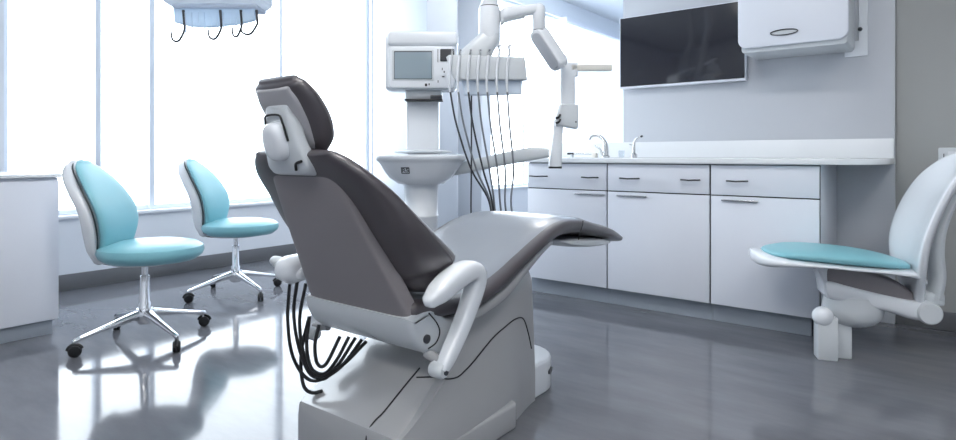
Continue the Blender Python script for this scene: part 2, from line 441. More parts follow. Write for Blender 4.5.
def glare_panel(bm):  # sheet added over the dark cushion; its paleness partly paints window glare
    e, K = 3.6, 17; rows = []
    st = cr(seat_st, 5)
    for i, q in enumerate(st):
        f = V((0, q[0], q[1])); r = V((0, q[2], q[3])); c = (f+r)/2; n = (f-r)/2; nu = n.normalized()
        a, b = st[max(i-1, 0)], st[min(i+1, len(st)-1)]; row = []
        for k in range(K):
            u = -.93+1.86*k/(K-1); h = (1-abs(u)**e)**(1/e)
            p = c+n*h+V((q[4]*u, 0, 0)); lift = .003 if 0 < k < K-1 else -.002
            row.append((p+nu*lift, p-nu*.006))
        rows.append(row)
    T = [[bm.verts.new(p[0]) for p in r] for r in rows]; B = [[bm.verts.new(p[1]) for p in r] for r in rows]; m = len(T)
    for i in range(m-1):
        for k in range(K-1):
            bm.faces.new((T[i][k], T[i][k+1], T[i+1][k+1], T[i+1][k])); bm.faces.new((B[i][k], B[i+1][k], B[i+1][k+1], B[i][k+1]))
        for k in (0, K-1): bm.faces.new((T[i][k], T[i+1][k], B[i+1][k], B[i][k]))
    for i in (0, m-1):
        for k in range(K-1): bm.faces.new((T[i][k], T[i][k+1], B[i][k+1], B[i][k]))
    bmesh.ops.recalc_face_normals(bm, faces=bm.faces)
tpn = mk('top_panel', 'glare_leather', seat, glare_panel); tpn['label'] = 'pale grey top layer of the seat and leg rest, partly painted window glare'
mk('fold', 'black', seat, tube, [(.2615, 2.13, .612), (.263, 2.14, .64), (.2605, 2.165, .665), (.255, 2.18, .684)], .002, 6, True, 4)
def foottray(bm):
    pad(bm, [(2.10, .612, 2.10, .600, .20), (2.16, .612, 2.16, .575, .235), (2.28, .602, 2.28, .557, .24), (2.43, .584, 2.43, .546, .228), (2.56, .558, 2.56, .538, .195)], 4, 40, 4)
mk('foot_tray', 'plastic2', ch, foottray)
def seatpan(bm):
    pad(bm, [(1.27, .468, 1.27, .425, .21), (1.5, .468, 1.5, .42, .235), (1.63, .498, 1.66, .45, .24), (1.755, .553, 1.78, .51, .24), (1.87, .597, 1.89, .565, .235), (2.0, .632, 2.0, .60, .22)], 5, 40, 4)
mk('seat_pan', 'base', ch, seatpan)
# backrest
back_st = [(1.43, .628, 1.19, .593, .255), (1.425, .658, 1.175, .613, .272), (1.34, .715, 1.15, .665, .283), (1.235, .785, 1.108, .74, .285), (1.14, .86, 1.062, .82, .27), (1.065, .915, 1.015, .88, .243), (1.03, .945, .985, .922, .208), (1.005, .962, .972, .945, .175)]
back = mk('backrest', 'leather', ch, pad, back_st, 3.2, 48, 5)
mk('piping', 'seam', back, piping, back_st, 1, .35, .003, 3.2)
mk('piping', 'seam', back, piping, back_st, -1, .35, .003, 3.2)
def backshell(bm):
    st = []
    for z, hw in ((.475, .226), (.54, .214), (.62, .198), (.70, .183), (.78, .168), (.86, .150), (.90, .135), (.925, .105)):
        y = 1.21-.488*(z-.475); st.append((y+.055, z+.025, y, z, hw))
    pad(bm, st, 7, 48, 4, False)
mk('back_shell', 'shell', ch, backshell, angle=35)
# white hinge housing under the back shell
def hinge(bm):
    pl = [(1.196, .492), (1.205, .455), (1.235, .405), (1.30, .366), (1.37, .355), (1.41, .37), (1.43, .41), (1.42, .45), (1.36, .462), (1.315, .50), (1.29, .515)]
    prism(bm, cr([(a, b) for a, b in pl]+[pl[0]], 3)[:-1], -.243, .243, 'x', .02, 4)
hg = mk('hinge_housing', 'plastic2', ch, hinge)
mk('bolt', 'dark', hg, lathe, [(.001, 0), (.013, 0), (.013, .006), (.009, .009), (.001, .009)], (.242, 1.262, .425), 18, 1, 1, 'x')
mk('seam_groove', 'black', hg, tube, [(.243, 1.27, .395), (.2445, 1.302, .405), (.2445, 1.318, .432), (.244, 1.305, .462), (.2435, 1.272, .497)], .0022, 6, True, 4)
for x in (-.1, .06):
    mk('seam_groove', 'black', hg, tube, [(x-.05, 1.212, .447), (x-.02, 1.24, .402), (x+.015, 1.30, .367), (x+.03, 1.37, .353)], .0014, 6, True, 4)
# headrest
def headpad(bm):
    pad(bm, hs, 2.6, 44, 5)
hs = [(1.055, .972, 1.015, .960, .085), (1.07, 1.008, .997, .985, .104), (1.052, 1.062, .970, 1.035, .115), (1.012, 1.115, .938, 1.088, .116), (.975, 1.148, .920, 1.124, .105), (.958, 1.156, .924, 1.142, .086)]
hr = mk('headrest', 'leather', ch, headpad)
mk('piping', 'seam', hr, piping, hs, 1, .2, .0025, 2.6)
mk('piping', 'seam', hr, piping, hs, -1, .2, .0025, 2.6)
N = V((0, .86, .50)); U = V((0, -.5, .86))          # headrest normal (forward) and its upward run
O0 = V((0, .962, 1.035))                              # middle of the headrest's rear face
def plate(bm, poly, n0, n1, bev=.004):
    A = len(bm.verts); prism(bm, poly, n0, n1, 'z', bev); bm.verts.ensure_lookup_table()
    mt = Matrix(((1, 0, 0), (0, U.y, N.y), (0, U.z, N.z)))
    for v in list(bm.verts)[A:]: v.co = O0+V((v.co.x, 0, 0))+U*v.co.y+N*v.co.z
def hrback(bm):
    pad(bm, [(q[2]+.03, q[3]+.016, q[2]-.0035, q[3]-.002, w) for q, w in zip([(0, 0, 1.008, .970), (0, 0, .997, .985), (0, 0, .970, 1.035), (0, 0, .938, 1.088), (0, 0, .922, 1.118)], (.066, .074, .084, .086, .076))], 5, 44, 5)
mk('headrest_back', 'hrback', hr, hrback)
def bracket(bm):
    pad(bm, [(.975, 1.080, .928, 1.070, .05), (.98, 1.04, .933, 1.028, .063), (.99, .985, .943, .975, .078), (1.01, .945, .955, .935, .089), (1.015, .922, .962, .917, .092), (1.022, .908, .970, .905, .089)], 4, 44, 5)
br = mk('headrest_bracket', 'plastic2', ch, bracket)
O1, U1, N1 = V((0, .9295, 1.03)), V((0, -.22, .9755)), V((0, .9755, .22))
def onbr(x, u, n=0): return O1+V((x, 0, 0))+U1*u-N1*n
mk('slot', 'black', br, tube, [onbr(x, u, .0015) for x, u in cr([(.05, -.045), (.04, .01), (.028, .026), (-.026, .026), (-.036, .012), (-.04, -.01)], 4)], .003, 6)
def dial(bm):
    loft(bm, [ring(onbr(0, -.045, n), (1, 0, 0), U1, a, a*1.2, 2.6, 28) for n, a in ((-.01, .045), (.012, .043), (.022, .036), (.026, .022))])
mk('release_dial', 'plastic', br, dial)
mk('latch', 'black', br, tube, [onbr(.05, -.125, -.006), onbr(.058, -.107, -.004), onbr(.083, -.10, -.004)], .004, 8, True, 5)

# arm rests
def armrest(bm, s):
    # forward-tilted pad that folds down into a flat post
    path = [(1.222, .552), (1.25, .566), (1.29, .585), (1.345, .603), (1.395, .607), (1.418, .584), (1.41, .545), (1.378, .49), (1.335, .43), (1.29, .375), (1.262, .345)]
    wid = [.024, .032, .035, .036, .035, .033, .029, .026, .025, .022, .018]
    thk = [.02, .028, .031, .031, .029, .029, .027, .026, .024, .022, .017]
    P = cr([(a, b, w, t) for (a, b), w, t in zip(path, wid, thk)], 5); R = []
    for i, q in enumerate(P):
        a = V((0, P[max(i-1, 0)][0], P[max(i-1, 0)][1])); b = V((0, P[min(i+1, len(P)-1)][0], P[min(i+1, len(P)-1)][1]))
        t = (b-a).normalized(); n = V((1, 0, 0)).cross(t)
        R.append(ring((s*.298, q[0], q[1]), (1, 0, 0), n, q[2], q[3], 3.4, 24))
    q0 = V((s*.298, path[0][0], path[0][1])); base_ring = R[0]
    for ang in (30, 55, 75, 88):
        aa = math.radians(ang); R.insert(0, [q0+V((0, -.020, -.010))*math.sin(aa)+(p-q0)*math.cos(aa) for p in base_ring])
    loft(bm, R)
for s in (1, -1):
    a = mk('armrest', 'plastic', ch, armrest, s)
    mk('pivot_cap', 'plastic2', a, lathe, [(.001, -.018), (.02, -.018), (.023, -.012), (.023, .02), (.018, .028), (.001, .028)], (s*.285, 1.262, .347), 20, 1, 1, 'x')
    mk('pivot_screw', 'dark', a, lathe, [(.001, 0), (.008, 0), (.008, .004), (.001, .004)], (s*.285+(.0275 if s > 0 else -.0315), 1.266, .343), 12, 1, 1, 'x')
    mk('armrest_mount', 'base', ch, rod, (s*.225, 1.285, .375), (s*.285, 1.275, .366), .015)
# base: lofted body from the low rear lobe up to the tall front column
def body(bm):
    # station: y, bottom half width, top half width, top z, bottom z
    st = [(1.175, .228, .222, .172, .0), (1.22, .232, .222, .198, 0), (1.30, .236, .215, .25, 0), (1.40, .236, .20, .315, 0), (1.52, .232, .175, .39, 0), (1.64, .222, .165, .43, 0), (1.76, .205, .16, .475, 0), (1.86, .18, .155, .515, 0), (1.93, .165, .15, .525, 0), (1.97, .16, .145, .515, 0)]
    R = []
    for q in cr(st, 4):
        y, hb, ht, zt, zb = q; row = []
        r = min(.05, max(.012, (zt-.12)*.24))
        prof = [(hb, .0), (hb, .03), (hb, .09), (hb*.97+ht*.03, .12), (hb*.75+ht*.25, .12+(zt-.12)*.25), (hb*.4+ht*.6, .12+(zt-.12)*.5), (hb*.12+ht*.88, .12+(zt-.12)*.75), (ht, zt-r), (ht-r*.3, zt-r*.3), (ht-r, zt)]
        row = [V((x, y, z)) for x, z in prof]+[V((-x, y, z)) for x, z in reversed(prof)]
        R.append(row)
    # soft rear end
    b = R[0]; c = V((0, b[0].y, .08))
    R.insert(0, [V((p.x*.975, p.y-.012, p.z*.965)) for p in b])
    R.insert(0, [V((p.x*.9, p.y-.018, p.z*.88)) for p in b])
    loft(bm, R)
bs = mk('base', 'base', ch, body, angle=28)
def plinth(bm): prism(bm, rrect(-.238, 1.165, .238, 1.75, .035), 0, .088, 'z', .01)
mk('plinth', 'base', ch, plinth)
def footplate(bm):
    pl = [(-.155, 1.72), (.155, 1.72), (.155, 2.055)]
    for k in range(1, 12): a = PI*k/12; pl.append((.155*math.cos(a), 2.055+.155*math.sin(a)))
    pl.append((-.155, 2.055)); prism(bm, pl, 0, .13, 'z', .012, 4)
fp = mk('foot_plate', 'plastic', ch, footplate)
def emblem(bm):
    a = math.radians(20); c = V((.155*math.cos(a), 2.055+.155*math.sin(a), .075)); n = V((math.cos(a), math.sin(a), 0)); u = V((-math.sin(a), math.cos(a), 0))
    loft(bm, [ring(c-n*.004, u, (0, 0, 1), .03, .014, 2.2, 24), ring(c+n*.003, u, (0, 0, 1), .028, .013, 2.2, 24)])
mk('oval_badge', 'dark', fp, emblem)
def onbody(y, fr):
    """Point on the right flank of the base at station y, fr = 0 foot .. 1 top edge."""
    st = [(1.175, .228, .222, .172), (1.22, .232, .222, .198), (1.30, .236, .215, .25), (1.40, .236, .20, .315), (1.52, .232, .175, .39), (1.64, .222, .165, .43), (1.76, .205, .16, .475), (1.86, .18, .155, .515), (1.93, .165, .15, .525), (1.97, .16, .145, .515)]
    for p, q in zip(st, st[1:]):
        if p[0] <= y <= q[0]:
            t = (y-p[0])/(q[0]-p[0]); y_, hb, ht, zt = [a+(b-a)*t for a, b in zip(p, q)]
            z = .12+(zt-.12)*fr
            return V((hb+(ht-hb)*min(1, fr*1.15)+.001, y, z))
mk('panel_groove', 'black', bs, tube, [(.14, 1.33, .272), onbody(1.354, .98), onbody(1.397, .74), onbody(1.445, .60), onbody(1.488, .56), onbody(1.547, .56), onbody(1.666, .62), onbody(1.749, .62), onbody(1.824, .60), onbody(1.883, .54), onbody(1.919, .38), onbody(1.942, .22)], .0024, 6, True, 5)
mk('panel_groove', 'black', bs, tube, [(.105, 1.157, .06), (.107, 1.156, .13), (.108, 1.166, .162), (.11, 1.19, .182), (.115, 1.22, .199), (.12, 1.30, .251), (.125, 1.36, .289)], .0028, 6, True, 5)
# hoses looping from the far arm rest to the hinge housing
hp_ = [((-.335, 1.212, .535), (-.332, 1.20, .40), (-.28, 1.185, .285), (-.19, 1.19, .228), (-.09, 1.22, .28), (-.04, 1.27, .368)),
       ((-.305, 1.22, .535), (-.305, 1.205, .42), (-.25, 1.19, .31), (-.175, 1.19, .243), (-.08, 1.22, .29), (-.02, 1.27, .366)),
       ((-.28, 1.235, .52), (-.28, 1.21, .40), (-.23, 1.195, .29), (-.155, 1.2, .238), (-.10, 1.22, .285), (-.065, 1.265, .37)),
       ((-.24, 1.22, .42), (-.228, 1.20, .33), (-.19, 1.19, .268), (-.14, 1.2, .258), (-.105, 1.22, .30), (-.09, 1.26, .37)),
       ((-.235, 1.215, .42), (-.25, 1.20, .33), (-.245, 1.19, .26), (-.215, 1.18, .206), (-.185, 1.19, .19), (-.16, 1.21, .196)),
       ((-.19, 1.22, .40), (-.185, 1.2, .34), (-.16, 1.19, .29), (-.13, 1.2, .29), (-.11, 1.24, .372))]
def pod(bm):
    R = []
    for y, z, a, b in ((1.165, .566, .018, .014), (1.175, .565, .036, .032), (1.205, .562, .05, .047), (1.245, .565, .052, .046), (1.29, .575, .046, .036), (1.33, .583, .03, .022)):
        R.append(ring((-.335, y, z), (1, 0, 0), (0, 0, 1), a, b, 2.5, 28))
    loft(bm, R)
pd = mk('hose_holder', 'plastic', ch, pod)
mk('nozzle', 'plastic2', pd, tube, [(-.36, 1.205, .572), (-.375, 1.195, .585), (-.39, 1.187, .59), (-.40, 1.182, .587)], [.024, .021, .017, .009], 14, True, 4)
for p in hp_:
    mk('hose', 'black', ch, tube, p, .0058, 8, True, 6)

# ------------------------------------------------------------------ rolling stools
def make_stool(label):
    t = thing('rolling_stool', label, 'stool', (0, 0, 0), 0, 'turquoise rolling stools by the windows')
    seat = mk('seat', 'turq', t, lathe, [(.001, .405), (.15, .405), (.205, .414), (.234, .436), (.243, .458), (.237, .482), (.212, .499), (.15, .511), (.07, .514), (.001, .515)], (.035, 0, 0), 48, 1.03, .96)
    mk('seat_pan', 'plastic2', t, lathe, [(.001, .402), (.1, .396), (.15, .400), (.17, .41), (.001, .42)], (.0, 0, 0), 40, 1.05, .95)
    # backrest pad and its white shell: (front_x, z, rear_x, half width)
    B = [(-.135, .425, -.185, 0.087), (-.125, .47, -.185, 0.115), (-.112, .54, -.175, 0.138), (-.112, .61, -.174, 0.158), (-.13, .68, -.19, 0.166), (-.168, .75, -.227, 0.158), (-.215, .82, -.27, 0.136), (-.265, .88, -.312, 0.096), (-.295, .912, -.328, 0.051)]
    def padx(bm, st, e, curve, shr=1.0):
        R = []; s = cr(st, 4)
        def rg(q, kw=1, kt=1, dz=0):
            c = V(((q[0]+q[2])/2, 0, q[1]+dz)); rr = ring(c, (0, 1, 0), (1, 0, -.15), q[3]*kw, abs(q[0]-q[2])/2*kt, e, 36)
            for p in rr: p.x += curve*(p.y**2)
            return rr
        for a in (75, 40): a = math.radians(a); R.append(rg(s[0], 1-(1-math.cos(a))*.3, math.cos(a), -.02*math.sin(a)))
        R += [rg(q) for q in s]
        for a in (35, 70, 85): a = math.radians(a); R.append(rg(s[-1], math.cos(a)*.8+.2*(a < 1), math.cos(a), .012*math.sin(a)))
        loft(bm, R)
    bk = mk('backrest', 'turq', t, padx, B, 2.6, .5)
    Sh = [(-.165, .418, -.235, 0.089), (-.165, .47, -.252, 0.120), (-.155, .54, -.262, 0.144), (-.154, .61, -.266, 0.164), (-.17, .68, -.286, 0.171), (-.207, .75, -.325, 0.164), (-.25, .82, -.362, 0.143), (-.295, .88, -.375, 0.103), (-.315, .915, -.36, 0.057)]
    mk('back_shell', 'plastic', t, padx, Sh, 2.8, .5)
    def rim(bm):
        pts = []
        s = cr(B, 3)
        for q in s: pts.append(((q[0]+q[2])/2-.022+.5*(q[3]*.99)**2, -q[3]*1.0, q[1]))
        pts.append(((s[-1][0]+s[-1][2])/2-.012, 0, s[-1][1]+.013))
        for q in reversed(s): pts.append(((q[0]+q[2])/2-.022+.5*(q[3]*.99)**2, q[3]*1.0, q[1]))
        tube(bm, pts, .004, 6)
    mk('edge_trim', 'dark', bk, rim)
    mk('back_bracket', 'steel', t, tube, [(-.04, 0, .405), (-.14, 0, .402), (-.2, 0, .415), (-.215, 0, .46), (-.215, 0, .53)], [.02, .02, .022, .02, .016], 10, True, 4, 2.2, (0, 0, 1))
    mk('column', 'chrome', t, lathe, [(.001, .15), (.034, .15), (.034, .16), (.03, .15), (.03, .19), (.024, .20), (.022, .33), (.015, .335), (.015, .395), (.03, .4), (.03, .412), (.001, .412)], (0, 0, 0), 28)
    mk('height_lever', 'chrome', t, tube, [(0, -.02, .15), (.02, -.07, .165), (.03, -.1, .185)], .004, 8, True, 4)
    hub = mk('hub', 'chrome', t, lathe, [(.001, .085), (.03, .085), (.042, .10), (.046, .14), (.038, .165), (.001, .165)], (0, 0, 0), 28)
    for k in range(4):
        a = PI/2*k+math.radians(STOOL_A); d = V((math.cos(a), math.sin(a), 0)); w = V((-math.sin(a), math.cos(a), 0))
        def leg(bm):
            R = []
            for r, z, hw, hh in ((.02, .138, .026, .026), (.10, .124, .022, .02), (.20, .102, .017, .014), (.29, .082, .013, .011), (.318, .074, .012, .012), (.328, .07, .006, .008)):
                R.append(ring(d*r+V((0, 0, z)), w, (0, 0, 1), hw, hh, 2.6, 20))
            loft(bm, R); rod(bm, d*.312+V((0, 0, .078)), d*.312+V((0, 0, .042)), .007, 10)
        lg = mk('leg', 'chrome', t, leg)
        def caster(bm):
            c = d*.318+V((0, 0, .027))
            ax = (w*.85+d*.5).normalized(); p = ax.cross(V((0, 0, 1)))
            for s in (-1, 1):
                R = [ring(c+ax*s*n, p, (0, 0, 1), r, r, 2, 24) for n, r in ((.002, .02), (.003, .026), (.012, .027), (.017, .023), (.018, .012))]
                loft(bm, R)
            R = [ring(c+ax*n, p, (0, 0, 1), .029, .029, 2, 24) for n in (-.001, .001)]
            loft(bm, R)
            tube(bm, [c+p*math.cos(q)*.031+V((0, 0, math.sin(q)*.031)) for q in [math.radians(x) for x in (10, 40, 70, 100, 130, 160)]], .009, 8, True, 3, .7)
        mk('caster', 'black', lg, caster)
    return t
def camxy(x, y):          # camera-aligned ground coordinates -> world
    return (.7897*x-.6135*y, .6135*x+.7897*y)
YAW = math.radians(37.84)
STOOL_A = -126
s1 = make_stool('nearer turquoise stool with white shell, in front of the low white cabinet')
s1.location = (*camxy(-1.71, 3.08), 0); s1.rotation_euler = (0, 0, YAW)
dup(s1, (*camxy(-1.655, 4.1), 0), YAW-math.radians(4), 'farther turquoise stool by the window wall, close behind the charcoal chair back')

# ------------------------------------------------------------------ big operator seat at the right edge (local +x = front)
os_ = thing('operator_seat', 'turquoise operator seat with tall white curved backrest on a stubby white pedestal before the worktop', 'seat', (-.42, 3.285, 0), math.radians(180+22))
def pad_x(bm, st, e=2.6, n=36, per=5, dish=0):
    """station: x, top z, bottom z, half width (y)"""
    R = []
    for q in cr(st, per):
        rr = ring((q[0], 0, (q[1]+q[2])/2), (0, 1, 0), (0, 0, 1), q[3], (q[1]-q[2])/2, e, n)
        for p in rr: p.z += dish*p.y**2
        R.append(rr)
    loft(bm, R)
mk('seat', 'turq', os_, pad_x, [(-.30, .452, .437, .05), (-.28, .468, .432, .10), (-.2, .490, .436, .165), (-.08, .508, .444, .20), (.06, .517, .452, .205), (.17, .517, .458, .19), (.24, .507, .464, .155), (.285, .50, .47, .10), (.305, .492, .476, .04)], 2.5, 40, 5)
mk('seat_shell', 'plastic', os_, pad_x, [(-.36, .40, .36, .08), (-.3, .436, .395, .15), (-.2, .447, .416, .19), (-.06, .456, .428, .214), (.08, .466, .436, .218), (.2, .474, .43, .205), (.29, .482, .42, .17), (.335, .489, .424, .115), (.36, .488, .445, .04)], 2.8, 40, 5)
def oback(bm):
    # station: x, z, thickness normal (x,z), half width, half thickness
    st = [(-.342, .265, .055, .024), (-.335, .37, .12, .026), (-.335, .45, .165, .027), (-.345, .54, .19, .027), (-.37, .63, .20, .026), (-.405, .72, .20, .025), (-.45, .81, .19, .024), (-.495, .88, .165, .022), (-.535, .935, .12, .018), (-.555, .955, .06, .012)]
    s = cr(st, 5); R = []
    for i, q in enumerate(s):
        a, b = s[max(i-1, 0)], s[min(i+1, len(s)-1)]; t = V((b[0]-a[0], 0, b[1]-a[1])).normalized(); n = V((t.z, 0, -t.x))
        rr = ring((q[0], 0, q[1]), (0, 1, 0), n, q[2], q[3], 3, 40)
        R.append([p+n*(1.1*p.y**2) for p in rr])
    loft(bm, R)
ob = mk('backrest', 'plastic', os_, oback)
def oarm(bm):
    path = [(.045, .325), (.03, .325), (-.03, .312), (-.12, .292), (-.21, .274), (-.29, .254), (-.335, .248), (-.37, .246)]
    R = []
    for (x, z, h) in cr([(a, b, c) for (a, b), c in zip(path, (.03, .048, .047, .044, .042, .046, .046, .036))], 4):
        R.append(ring((x, 0, z), (0, 1, 0), (0, 0, 1), .085, h, 4, 28))
    loft(bm, R)
arm_o = mk('carrier_arm', 'plastic', os_, oarm)
mk('pivot_roller', 'plastic2', arm_o, lathe, [(.001, -.098), (.044, -.098), (.05, -.09), (.05, .09), (.044, .098), (.001, .098)], (-.365, 0, .244), 28, 1, 1, 'y')
def obracket(bm):
    prism(bm, [(.125, .445), (.1, .435), (.068, .40), (.055, .35), (.05, .30), (-.0, .30), (.0, .44)], -.07, .07, 'y', .012)
mk('seat_bracket', 'plastic', os_, obracket)
mk('slide_tray', 'shell', os_, pad_x, [(-.31, .33, .27, .06), (-.24, .38, .285, .07), (-.1, .425, .31, .075), (.02, .432, .33, .075), (.04, .432, .345, .07)], 5, 28, 4)
def opost(bm):
    pts = [(-.41, 0, .30), (-.425, 0, .40), (-.42, 0, .5), (-.43, 0, .60), (-.46, 0, .70), (-.5, 0, .78)]
    tube(bm, pts, [.03, .03, .028, .026, .024, .02], 16, True, 4, 2.0, (1, 0, 0))
mk('back_post', 'plastic2', os_, opost)
mk('post_foot', 'plastic2', os_, box, (-.44, -.05, .27), (-.36, .05, .33), .012, 3)
def ocol(bm):
    lathe(bm, [(.001, .145), (.06, .148), (.10, .165), (.125, .195), (.13, .23), (.12, .29), (.001, .295)], (-.085, 0, .0), 36, 1.0, .75)
mk('pedestal_bowl', 'plastic2', os_, ocol)
def okn(bm): rsphere(bm, (.06, .08, .2), .046, 1, .8, 1)
mk('adjusting_knob', 'plastic', os_, okn)
def ostub(bm):
    box(bm, (.0, .02, 0), (.085, .10, .2), .006); box(bm, (-.07, -.05, 0.0), (.02, .05, .2), .006)
mk('pedestal_foot', 'plastic2', os_, ostub)

# ------------------------------------------------------------------ dental unit (bowl, monitor, swing arm)
du = thing('dental_unit', 'white dental unit with spittoon bowl and small monitor beside the charcoal chair', 'dental unit', (-2.2, 2.34, 0), YAW)
# local x = picture-right, local y = away
mk('pedestal', 'plastic', du, lathe, [(.001, 0), (.13, 0), (.13, .02), (.1, .035), (.09, .05), (.088, .62), (.092, .625), (.092, .632), (.088, .637), (.09, .78), (.12, .83), (.001, .84)], (0, 0, 0), 36)
def bowl(bm):
    R = []
    for z, a, b in ((.795, .07, .07), (.80, .12, .11), (.83, .165, .14), (.87, .195, .165), (.905, .215, .18), (.918, .228, .19), (.925, .24, .20), (.94, .245, .205), (.948, .243, .203), (.953, .225, .188), (.948, .19, .16), (.93, .14, .12), (.915, .08, .07)):
        R.append(ring((0, -.01, z), (1, 0, 0), (0, 1, 0), a, b, 2.6, 48))
    loft(bm, R)
bw = mk('bowl', 'plastic', du, bowl)
lid = mk('bowl_lid', 'plastic2', bw, lathe, [(.001, .957), (.10, .957), (.15, .962), (.155, .968), (.12, .976), (.001, .98)], (.01, -.0, .0), 40, 1, .8)
def logo_sq(bm):
    for a, b in (((-.021, -.0015, -.018), (.021, 0, -.0145)), ((-.021, -.0015, .0145), (.021, 0, .018)), ((-.021, -.0015, -.018), (-.0175, 0, .018)), ((.0175, -.0015, -.018), (.021, 0, .018))): box(bm, a, b)
lg = mk('logo_frame', 'black', bw, logo_sq)
LG = (-.064, -.1765, .872); LR = (math.radians(29), 0, math.radians(-6))
lg.location = LG; lg.rotation_euler = LR
text_mesh('logo_letters', 'R5', .034, 'black', bw, LG, (math.radians(90+29), 0, math.radians(-6)))
mk('riser', 'plastic', du, box, (-.085, .03, .94), (.09, .14, 1.30), .012, 3)
def mon(bm):
    box(bm, (-.195, -.03, 1.29), (.19, .10, 1.60), .03, 4)
mo = mk('monitor', 'plastic', du, mon)
mk('monitor_cap', 'plastic', du, box, (-.175, -.05, 1.527), (.195, .08, 1.602), .018, 4)
mk('bezel', 'plastic', mo, prism, rrect(-.165, 1.30, .182, 1.52, .02), -.056, -.02, 'y', .008)
mk('screen_surround', 'plastic2', mo, prism, rrect(-.148, 1.338, .072, 1.502, .008), -.0585, -.05, 'y', .002)
mk('screen_rim', 'dark', mo, prism, rrect(-.138, 1.346, .062, 1.494, .004), -.0595, -.05, 'y', .001)
mk('screen', 'screen', mo, prism, rrect(-.135, 1.349, .06, 1.488, .004), -.0605, -.05, 'y', .001)
kp = mk('keypad', 'dark', mo, prism, rrect(.104, 1.44, .178, 1.505, .006), -.0595, -.05, 'y', .001)
for x, z, w, h in ((.03, 1.317, .012, .014), (.046, 1.320, .006, .010), (.093, 1.335, .004, .012), (.092, 1.47, .003, .07), (.12, 1.36, .012, .005), (.125, 1.385, .006, .01), (.115, 1.40, .004, .012)):
    mk('button', 'dark', mo, box, (x-w/2, -.0585, z-h/2), (x+w/2, -.055, z+h/2))
mk('bracket', 'plastic2', du, box, (-.085, -.01, 1.245), (.11, .09, 1.295), .01, 3)
sh = mk('tool_shelf', 'black', du, box, (-.085, -.04, 1.237), (.115, .05, 1.246), .002)
mk('tool_block', 'dark', sh, box, (.05, -.038, 1.246), (.112, .02, 1.266), .003)
# swing arm to the assistant's holder
def swing(bm):
    R = []
    for q in cr([(.05, .02, .862, .03), (.2, .0, .876, .032), (.40, -.06, .922, .034), (.57, -.115, .955, .034), (.665, -.135, .962, .024)], 5):
        R.append(ring((q[0], q[1], q[2]), (-.15, -1, 0), (0, 0, 1), .03, q[3], 3.5, 20))
    loft(bm, R)
mk('swing_arm', 'plastic2', du, swing)
hx, hy = .73, -.10
hd = mk('holder_post', 'plastic', du, prism, [(-.03, 1.25), (.045, 1.25), (.045, 1.40), (.06, 1.405), (.06, 1.475), (-.03, 1.475)], 0, .06, 'y', .008)
hd.location = (hx+.03, hy, -.045)
def grip(bm):
    prism(bm, [(-.035, 1.13), (.052, 1.115), (.06, 1.125), (.06, 1.24), (-.032, 1.245), (-.06, 1.16), (-.06, 1.13)], -.012, .072, 'y', .01)
gp = mk('holder_grip', 'plastic2', du, grip); gp.location = (hx+.03, hy, -.03)
def clips(bm):
    for z in (1.155, 1.18): tube(bm, [(-.058, -.014, z-.01), (-.045, -.02, z-.006), (-.036, -.016, z+.008)], .006, 8, True, 4)
mk('clip', 'black', gp, clips)
mk('pin', 'dark', gp, lathe, [(.001, -.002), (.004, -.002), (.004, .002), (.001, .002)], (.045, -.013, 1.15), 10, 1, 1, 'y')
def stem(bm):
    R = [ring((x, .03, z), (1, 0, 0), (0, 1, 0), a, .028, 4, 20) for x, z, a in ((-.037, .90, .034), (-.036, .93, .033), (-.028, 1.02, .028), (-.022, 1.08, .026), (-.02, 1.14, .027))]
    loft(bm, R)
stm = mk('holder_stem', 'plastic', du, stem); stm.location = (hx+.01, hy, -.01)
tip = mk('stem_tip', 'black', stm, prism, rrect(-.071, .002, -.003, .058, .01), .89, .901, 'z', .002)
tr = mk('tray_bar', 'chip', du, prism, [(.0, -.03), (.21, -.03), (.215, .0), (.21, .03), (.0, .03)], 1.40, 1.43, 'z', .003); tr.location = (hx+.055, hy+.03, -.012)

# ------------------------------------------------------------------ ceiling-hung instrument unit
iu = thing('instrument_unit', 'white ceiling-hung instrument holder with grey hoses dropping behind the charcoal chair', 'instrument holder', (-1.81, 2.39, 0), YAW)
mk('ceiling_pole', 'plastic', iu, lathe, [(.001, 1.70), (.042, 1.70), (.042, CEIL-.03), (.11, CEIL-.025), (.11, CEIL), (.001, CEIL)], (.022, .05, 0), 28)
def sleeve(bm):
    lathe(bm, [(.001, 1.50), (.05, 1.50), (.056, 1.53), (.056, 1.685), (.05, 1.70), (.048, 1.712), (.001, 1.712)], (.02, .05, 0), 32)
sl = mk('sleeve', 'plastic', iu, sleeve)
mk('sleeve_ring', 'dark', sl, lathe, [(.001, 1.70), (.0505, 1.70), (.0505, 1.704), (.001, 1.704)], (.02, .05, 0), 32)
def elbow(bm):
    R = []
    for q in cr([(.02, .05, 1.56, .042, .05), (-.005, .045, 1.52, .06, .055), (-.05, .035, 1.46, .075, .055), (-.06, .03, 1.42, .08, .05), (-.06, .03, 1.36, .07, .045)], 5):
        R.append(ring(q[:3], (1, 0, 0), (0, 1, 0), q[3]+.012, q[4], 3, 28))
    loft(bm, R)
mk('elbow', 'plastic2', iu, elbow)
def rack(bm):
    prism(bm, [(-.195, 1.435), (-.18, 1.447), (.19, 1.435), (.198, 1.42), (.208, 1.322), (-.15, 1.322), (-.172, 1.36)], -.03, .045, 'y', .008)
rk = mk('instrument_rack', 'plastic2', iu, rack)
mk('drip_tray', 'bluehang', rk, prism, [(-.12, 1.325), (.185, 1.325), (.18, 1.255), (.06, 1.25), (-.105, 1.25)], .0, .04, 'y', .006)
hx_ = [-.185, -.128, -.088, -.045, 0, .045, .09, .135][:]
top = [-.178, -.138, -.088, -.04, .006, .055, .105]
end = [(.03, .56), (.035, .55), (.045, .55), (.055, .55), (.085, .55), (.11, .55), (.14, .55)]
